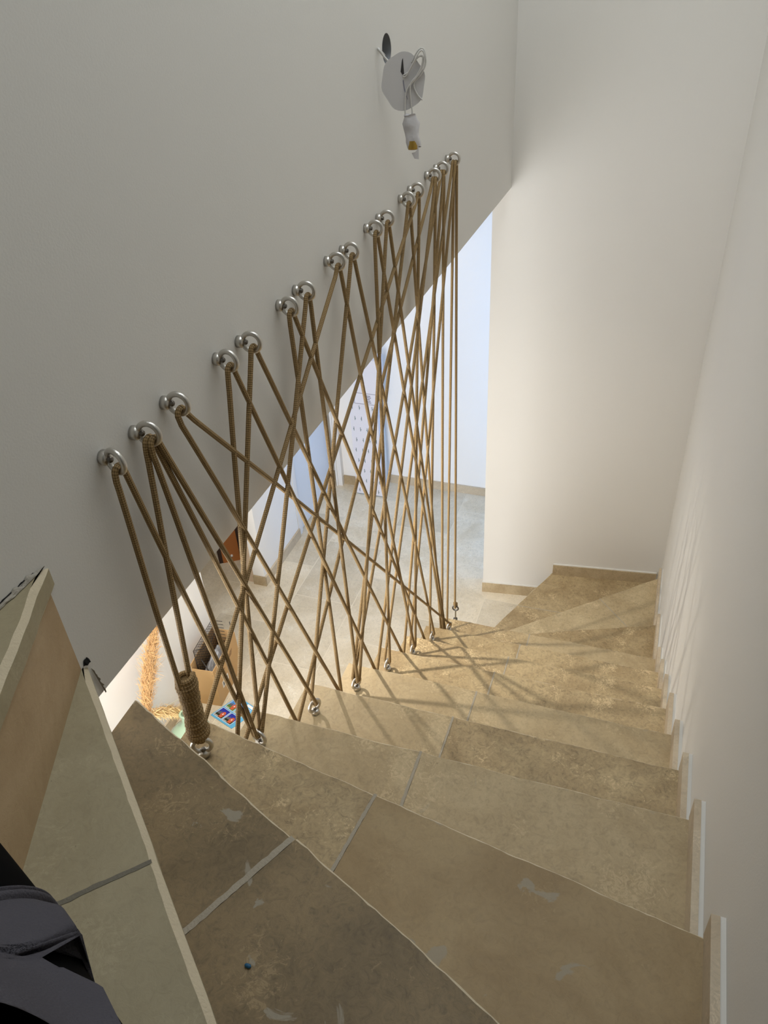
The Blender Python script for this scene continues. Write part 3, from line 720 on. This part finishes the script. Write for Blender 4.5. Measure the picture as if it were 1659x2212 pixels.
# crumpled plastic in the box
b = MB(); nu, nv = 22, 14; vs_ = []
for i in range(nu + 1):
    for j in range(nv + 1):
        u, v = i / nu, j / nv
        z_ = .15 + .10 * math.sin(math.pi * u) ** .6 * math.sin(math.pi * v) ** .6 + .022 * noise.noise(Vector((u * 9, v * 6, 2)))
        vs_.append(bp(-.030 + .080 * v, -.125 + .25 * u, z_ if 0 < i < nu and 0 < j < nv else .008))
b.add(vs_, [(i * (nv + 1) + j, (i + 1) * (nv + 1) + j, (i + 1) * (nv + 1) + j + 1, i * (nv + 1) + j + 1) for i in range(nu) for j in range(nv)], 'bag', False)
b.add([bp(-.030, -.125, .008), bp(.05, -.125, .008), bp(.05, .125, .008), bp(-.03, .125, .008)], [(0, 3, 2, 1)], 'bag')
o = b.build('plastic_bag', base=tuple(bp(0, 0, .008))); tag(o, 'crumpled grey plastic bag packed inside the cardboard box', 'bag')
# printed leaflet on the floor
lfA, lfB, lfC, lfD = Vector((-2.049, 1.931, 0)), Vector((-1.969, 2.082, 0)), Vector((-1.827, 2.03, 0)), Vector((-1.904, 1.884, 0))
def lq(u, v, h): p = lfA.lerp(lfB, u).lerp(lfD.lerp(lfC, u), v); return Vector((p.x, p.y, ZF + h))
leaf = thing('leaflet', 'light blue leaflet with four small landscape pictures lying on the floor', 'leaflet', tuple(lq(.5, .5, 0)))
def lpoly(mb, uv, h, mat): mb.add([lq(u, v, h) for u, v in uv], [tuple(range(len(uv)))], mat)
b = MB(); c4 = [(0, 0), (1, 0), (1, 1), (0, 1)]
vs_ = [lq(u, v, .0005) for u, v in c4] + [lq(u, v, .004) for u, v in c4]
b.add(vs_, [(3, 2, 1, 0), (4, 5, 6, 7), (0, 1, 5, 4), (1, 2, 6, 5), (2, 3, 7, 6), (3, 0, 4, 7)], 'pap_blue')
b.build('sheet', leaf)
for (u0, v0_, sky, gr) in ((.06, .04, 'sky_b', 'dusk'), (.06, .46, 'sky_b', 'dusk'), (.47, .04, 'sky_a', 'grass'), (.47, .46, 'sky_a', 'grass')):
    mb = MB(); du, dv = .37, .385
    T = lambda a, c_: (u0 + du * c_, v0_ + dv * a)      # a across the picture, c_ up the picture
    lpoly(mb, [T(0, 0), T(0, 1), T(1, 1), T(1, 0)], .0044, 'white_print')
    lpoly(mb, [T(.04, .38), T(.04, .97), T(.96, .97), T(.96, .38)], .0047, sky)
    lpoly(mb, [T(.04, .04), T(.04, .40), T(.96, .40), T(.96, .04)], .0048, gr)
    lpoly(mb, [T(.06, .34), T(.10, .58), T(.22, .52), T(.30, .70), T(.40, .55), T(.46, .34)], .0050, 'rock')
    lpoly(mb, [T(.66 + .21 * math.cos(a), .46 + .27 * math.sin(a)) for a in [2 * math.pi * i / 18 for i in range(18)]], .0052, 'orange')
    lpoly(mb, [T(.66 + .05 * math.cos(a), .46 + .09 * math.sin(a)) for a in [2 * math.pi * i / 8 for i in range(8)]], .0054, 'white_print')
    lpoly(mb, [T(.50, .10), T(.50, .30), T(.84, .30), T(.84, .10)], .0053, 'orange')
    for q in range(7): lpoly(mb, [T(.07 + .06 * q, .07), T(.07 + .06 * q, .14), T(.105 + .06 * q, .14), T(.105 + .06 * q, .07)], .0056, 'white_print')
    mb.build('picture', leaf)
b = MB()
for q in range(4): lpoly(b, [(.90, .12 + .05 * q), (.96, .13 + .05 * q), (.96, .16 + .05 * q), (.90, .15 + .05 * q)], .0045, 'ink')
lpoly(b, [(.88, .55), (.97, .55), (.97, .90), (.88, .90)], .0045, 'white_print'); b.build('heading', leaf)
# green glass demijohn
DJ = Vector((-1.962, 1.668, ZF))
dj = thing('demijohn', 'pale green glass demijohn on the floor left of the leaflet, behind the wrapped coil', 'bottle', tuple(DJ))
b = MB(); prof_ = [(0, .004), (.085, .004), (.108, .02), (.118, .08), (.116, .15), (.095, .215), (.058, .255), (.032, .278), (.0225, .30), (.0215, .345)]
b.lathe(prof_ + [(.0185, .345), (.0195, .30), (.029, .276), (.055, .251), (.091, .211), (.112, .148), (.114, .08), (.104, .023), (.083, .008), (0, .008)], 'glass', 36, Matrix.Translation(DJ)); b.build('body', dj)
b = MB(); b.torus(DJ + Vector((0, 0, .345)), (0, 0, 1), .0225, .0058, 'glass', 28, 10); b.build('rim', dj)
# pampas grass in a vase
PV = Vector((-2.07, 1.42, ZF))
pg = thing('pampas_grass', 'dried tan pampas grass plumes in front of the white lower wall', 'dried grass', tuple(PV))
b = MB(); b.lathe([(0, .002), (.06, .002), (.075, .06), (.07, .16), (.04, .24), (.045, .28), (.040, .28), (.035, .24), (.06, .16), (.06, .02), (0, .012)], 'mortar', 28, Matrix.Translation(PV)); b.build('vase', pg)
def plume(pts, wid, mat, n_, ln):
    P = [Vector(p) for p in pts]; mb = MB()
    for i in range(n_):
        t = random.random() * (len(P) - 1); k = int(t); c = P[k].lerp(P[min(k + 1, len(P) - 1)], t - k)
        ax_ = (P[min(k + 1, len(P) - 1)] - P[k]).normalized()
        d = (ax_ * random.uniform(.3, 1.0) + Vector((random.uniform(-1, 1), random.uniform(-1, 1), random.uniform(-1, 1))) * .55).normalized()
        taper = .45 + .9 * math.sin(math.pi * min(1, max(0, t / (len(P) - 1)) * .85 + .1))
        L_ = ln * random.uniform(.5, 1.2) * taper
        c = c + Vector((random.uniform(-1, 1), random.uniform(-1, 1), random.uniform(-1, 1))) * wid * .35 * taper
        sd = d.orthogonal().normalized() * .0011; bend = Vector((0, 0, -.012)) * random.random()
        q = [c - sd, c + sd, c + d * L_ * .6 + sd * .7 + bend * .4, c + d * L_ + bend, c + d * L_ * .6 - sd * .7 + bend * .4]
        mb.add(q, [(0, 1, 2, 3, 4)], mat)
    o = mb.build('plume', pg); return o
plume([(-2.10, 1.575, -1.96), (-2.11, 1.63, -1.88), (-2.12, 1.70, -1.79), (-2.12, 1.78, -1.68), (-2.12, 1.84, -1.58)], .05, 'plume', 2600, .044)
o = plume([(-2.07, 1.56, -1.93), (-2.05, 1.62, -1.955), (-2.04, 1.67, -2.00), (-2.03, 1.70, -2.05)], .045, 'plume2', 1500, .030); o['label'] = 'shorter pale drooping plume'
for pts in ([PV + Vector((0, .0, .1)), (-2.08, 1.48, -2.06), (-2.10, 1.57, -1.97)], [PV + Vector((.01, .01, .1)), (-2.075, 1.49, -2.02), (-2.07, 1.55, -1.94)],
            [PV + Vector((-.01, 0, .1)), (-2.08, 1.44, -1.98), (-2.09, 1.50, -1.90), (-2.09, 1.55, -1.92), (-2.08, 1.57, -2.0)],
            [PV + Vector((.01, .02, .1)), (-2.05, 1.60, -1.98), (-2.03, 1.70, -1.97), (-2.02, 1.76, -2.02), (-2.02, 1.765, -2.12)]):
    P = [Vector(p) for p in pts]; Q = []
    for i in range(len(P) - 1):
        p0, p1, p2, p3 = P[max(i - 1, 0)], P[i], P[i + 1], P[min(i + 2, len(P) - 1)]
        for k in range(8):
            t = k / 8; Q.append(.5 * ((2 * p1) + (p2 - p0) * t + (2 * p0 - 5 * p1 + 4 * p2 - p3) * t * t + (3 * p1 - p0 - 3 * p2 + p3) * t ** 3))
    Q.append(P[-1]); b = MB(); b.tube(Q, .0016, 'stem', 6); b.build('stem', pg)
# orange brown wooden box in the far room
wd = thing('wooden_box', 'orange brown wooden box with dark side and pale knob in the far room', 'box', (-2.57, 3.12, ZF))
WM = Matrix.Translation((-2.55, 3.10, ZF)) @ Matrix.Rotation(math.radians(34), 4, 'Z')
b = MB(); b.box((-.06, -.03, .0), (.05, .03, .26), 'wood', WM); b.build('front', wd)
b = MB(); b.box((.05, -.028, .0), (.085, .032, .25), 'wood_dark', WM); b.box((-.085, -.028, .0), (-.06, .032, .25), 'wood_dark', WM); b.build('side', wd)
b = MB(); b.lathe([(0, .012), (.007, .010), (.007, 0)], 'white_print', 14, WM @ Matrix.Translation((.0, -.03, .05)) @ Matrix.Rotation(P2, 4, 'X')); b.build('knob', wd)
# tall printed carton with a white parcel on top
tc_ = thing('carton', 'tall narrow white carton printed with small tick marks against the back wall', 'carton', (-1.94, 4.03, ZF))
b = MB(); b.box((-2.035, 4.00, ZF), (-1.84, 4.085, -1.62), 'carton'); b.build('body', tc_)
b = MB()
for j in range(9):
    z_ = ZF + .02 + j * .082
    for i in range(4):
        x_ = -2.015 + i * .047 + (.012 if j % 2 else 0) + random.uniform(-.003, .003)
        if x_ > -1.855: continue
        b.box((x_, 3.9992, z_), (x_ + .0035, 4.0, z_ + .030), 'tick'); b.box((x_ + (.0035 if (i + j) % 2 else -.0035), 3.9992, z_ + .010), (x_ + .0035 + (.0035 if (i + j) % 2 else -.0035), 4.0, z_ + .016), 'tick')
b.box((-2.035, 3.9992, ZF), (-1.84, 4.0, ZF + .004), 'tick'); b.build('tick_print', tc_)
pc_ = thing('parcel', 'white box with grey printed lines on top of the tall ticked carton', 'parcel', (-1.90, 4.03, -1.62))
b = MB(); b.box((-1.985, 3.985, -1.62), (-1.822, 4.10, -1.30), 'carton'); b.build('body', pc_)
b = MB()
b.box((-1.985, 3.9842, -1.535), (-1.822, 3.985, -1.532), 'grey_print'); b.box((-1.985, 3.9842, -1.612), (-1.822, 3.985, -1.609), 'grey_print')
for j in range(5): b.box((-1.905 + .002 * (j % 2), 3.9842, -1.60 + .012 * j), (-1.872 - .004 * (j % 3), 3.985, -1.594 + .012 * j), 'grey_print')
b.build('printed_lines', pc_)
b = MB(); b.box((-1.635, 4.192, -2.245), (-1.585, 4.2, -2.20), 'frame_white'); b.box((-1.63, 4.190, -2.24), (-1.59, 4.192, -2.205), 'caulk')
o = b.build('wall_socket', base=(-1.61, 4.2, -2.22)); tag(o, 'small white socket plate low on the back wall of the hall', 'socket')
# small blue crumb on the brown tread
b = MB(); b.lathe([(0, -.003), (.0022, -.002), (.0026, .0), (.0022, .002), (0, .003)], plain('blue_plastic', (30, 92, 130), .5), 10, Matrix.Translation((-.53, .132, -r + .0022)) @ Matrix.Rotation(P2, 4, 'Y') @ Matrix.Scale(1.5, 4, (0, 0, 1)))
o = b.build('plastic_scrap', base=(-.53, .132, -r)); tag(o, 'tiny blue plastic scrap on the brown stone tread', 'scrap')

# ------------------------------------------------------------------ person: crouching leg and jersey at the lower left
def skin_mesh(name, verts, edges, radii, mat, parent=None, sub=2):
    me = bpy.data.meshes.new(name); me.from_pydata([Vector(v) for v in verts], edges, []); o = bpy.data.objects.new(name, me); COL.objects.link(o)
    md = o.modifiers.new('skin', 'SKIN'); md.use_smooth_shade = True
    for i, rr in enumerate(radii): me.skin_vertices[0].data[i].radius = (rr, rr) if not isinstance(rr, tuple) else rr
    me.skin_vertices[0].data[0].use_root = True
    ms = o.modifiers.new('sub', 'SUBSURF'); ms.levels = sub; ms.render_levels = sub
    dg = bpy.context.evaluated_depsgraph_get(); ev = bpy.data.meshes.new_from_object(o.evaluated_get(dg))
    o.modifiers.clear(); o.data = ev; ev.materials.clear(); ev.materials.append(M[mat])
    for p in ev.polygons: p.use_smooth = True
    if parent: o.parent = parent
    return o

AXS = [(-.6174, -.0633, .3045), (-.5604, -.0935, .3268), (-.5027, -.1232, .3512), (-.4441, -.1569, .3838), (-.3926, -.1865, .4127), (-.3394, -.2211, .4495)]
SID = [(.351, .931, .096), (.365, .927, .084), (.423, .905, .036), (.453, .892, .009), (.432, .902, .024), (.439, .898, .02)]
RADS = [.062, .068, .072, .074, .078, .085]
verts = [(-.27, -.37, .45)] + AXS[::-1] + [(-.665, -.035, .285), (-.64, -.10, .17), (-.61, -.155, .07), (-.63, -.11, .04), (-.655, -.06, .032),
         (-.19, -.42, .43), (-.16, -.56, .09), (-.14, -.85, .07), (-.13, -.95, .05), (-.26, -.43, .60), (-.25, -.47, .74)]
edges = [(i, i + 1) for i in range(0, 11)] + [(0, 12), (12, 13), (13, 14), (14, 15), (0, 16), (16, 17)]
radii = [.11] + [q * .9 for q in RADS[::-1]] + [.056, .052, .038, .040, .034, .095, .066, .046, .036, .125, .13]
pe = skin_mesh('person', verts, edges, radii, 'black_cloth')
tag(pe, 'crouching person in black clothes and dark grey shorts, cropped by the lower left edge', 'person')
pe['_w'] = (0, 0, 0)
def limb(sv):
    i = min(int(sv), 4); t = sv - i; L_ = lambda A: Vector(A[i]).lerp(Vector(A[i + 1]), t)
    a = L_(AXS); sd = L_(SID).normalized(); ax = (Vector(AXS[i]) - Vector(AXS[i + 1])).normalized()
    up = ax.cross(sd).normalized()
    if up.dot(CAM - a) < 0: up = -up
    return a, sd, up, RADS[i] + (RADS[i + 1] - RADS[i]) * t
def sweep(name, s0_, s1_, tmin, tmax, off, rows, cols, mat, lean=0.0):
    mb = MB(); vs_ = []
    for i in range(rows + 1):
        u = i / rows; sv0 = s0_ + (s1_ - s0_) * u; t0 = tmin(sv0)
        for j in range(cols + 1):
            th = math.radians(t0 + (tmax - t0) * j / cols); sv = min(5, sv0 + lean * max(0, math.sin(th))); a, sd, up, R_ = limb(sv); q = R_ + off(u, th, sv)
            vs_.append(a + (sd * math.cos(th) + up * math.sin(th)) * q)
    mb.add(vs_, [(i * (cols + 1) + j, (i + 1) * (cols + 1) + j, (i + 1) * (cols + 1) + j + 1, i * (cols + 1) + j + 1) for i in range(rows) for j in range(cols)], mat, True)
    return mb.build(name, pe)
def tm(sv):
    if sv < 3.05: return -40
    if sv < 3.25: return -40 + 74 * (sv - 3.05) / .2
    return 34 - 12 * min(1, (sv - 3.25) / .7)
H0 = 2.10
fold = lambda th, sv: math.sin(11 * th + 1.5 * math.sin(4 * th) + .8 * sv) * .5 + .5
sweep('leggings', 0, 5, lambda sv: -180, 180, lambda u, th, sv: 0, 30, 60, 'black_cloth')
LN = .95
sweep('shorts', H0 + .165, 4.98, tm, 215, lambda u, th, sv: .0015 + .020 * fold(th, sv) * min(1, u * 7) * max(0, math.sin(th)) ** .7, 40, 120, 'grey_cloth', LN)
sweep('hem', H0, H0 + .06, lambda sv: -40, 215, lambda u, th, sv: .001 + .003 * math.sin(math.pi * u), 8, 90, 'grey_cloth', LN)
sweep('hem', H0 + .066, H0 + .168, lambda sv: -40, 215, lambda u, th, sv: .001 + .0035 * math.sin(math.pi * u) ** .7, 8, 90, 'grey_cloth', LN)
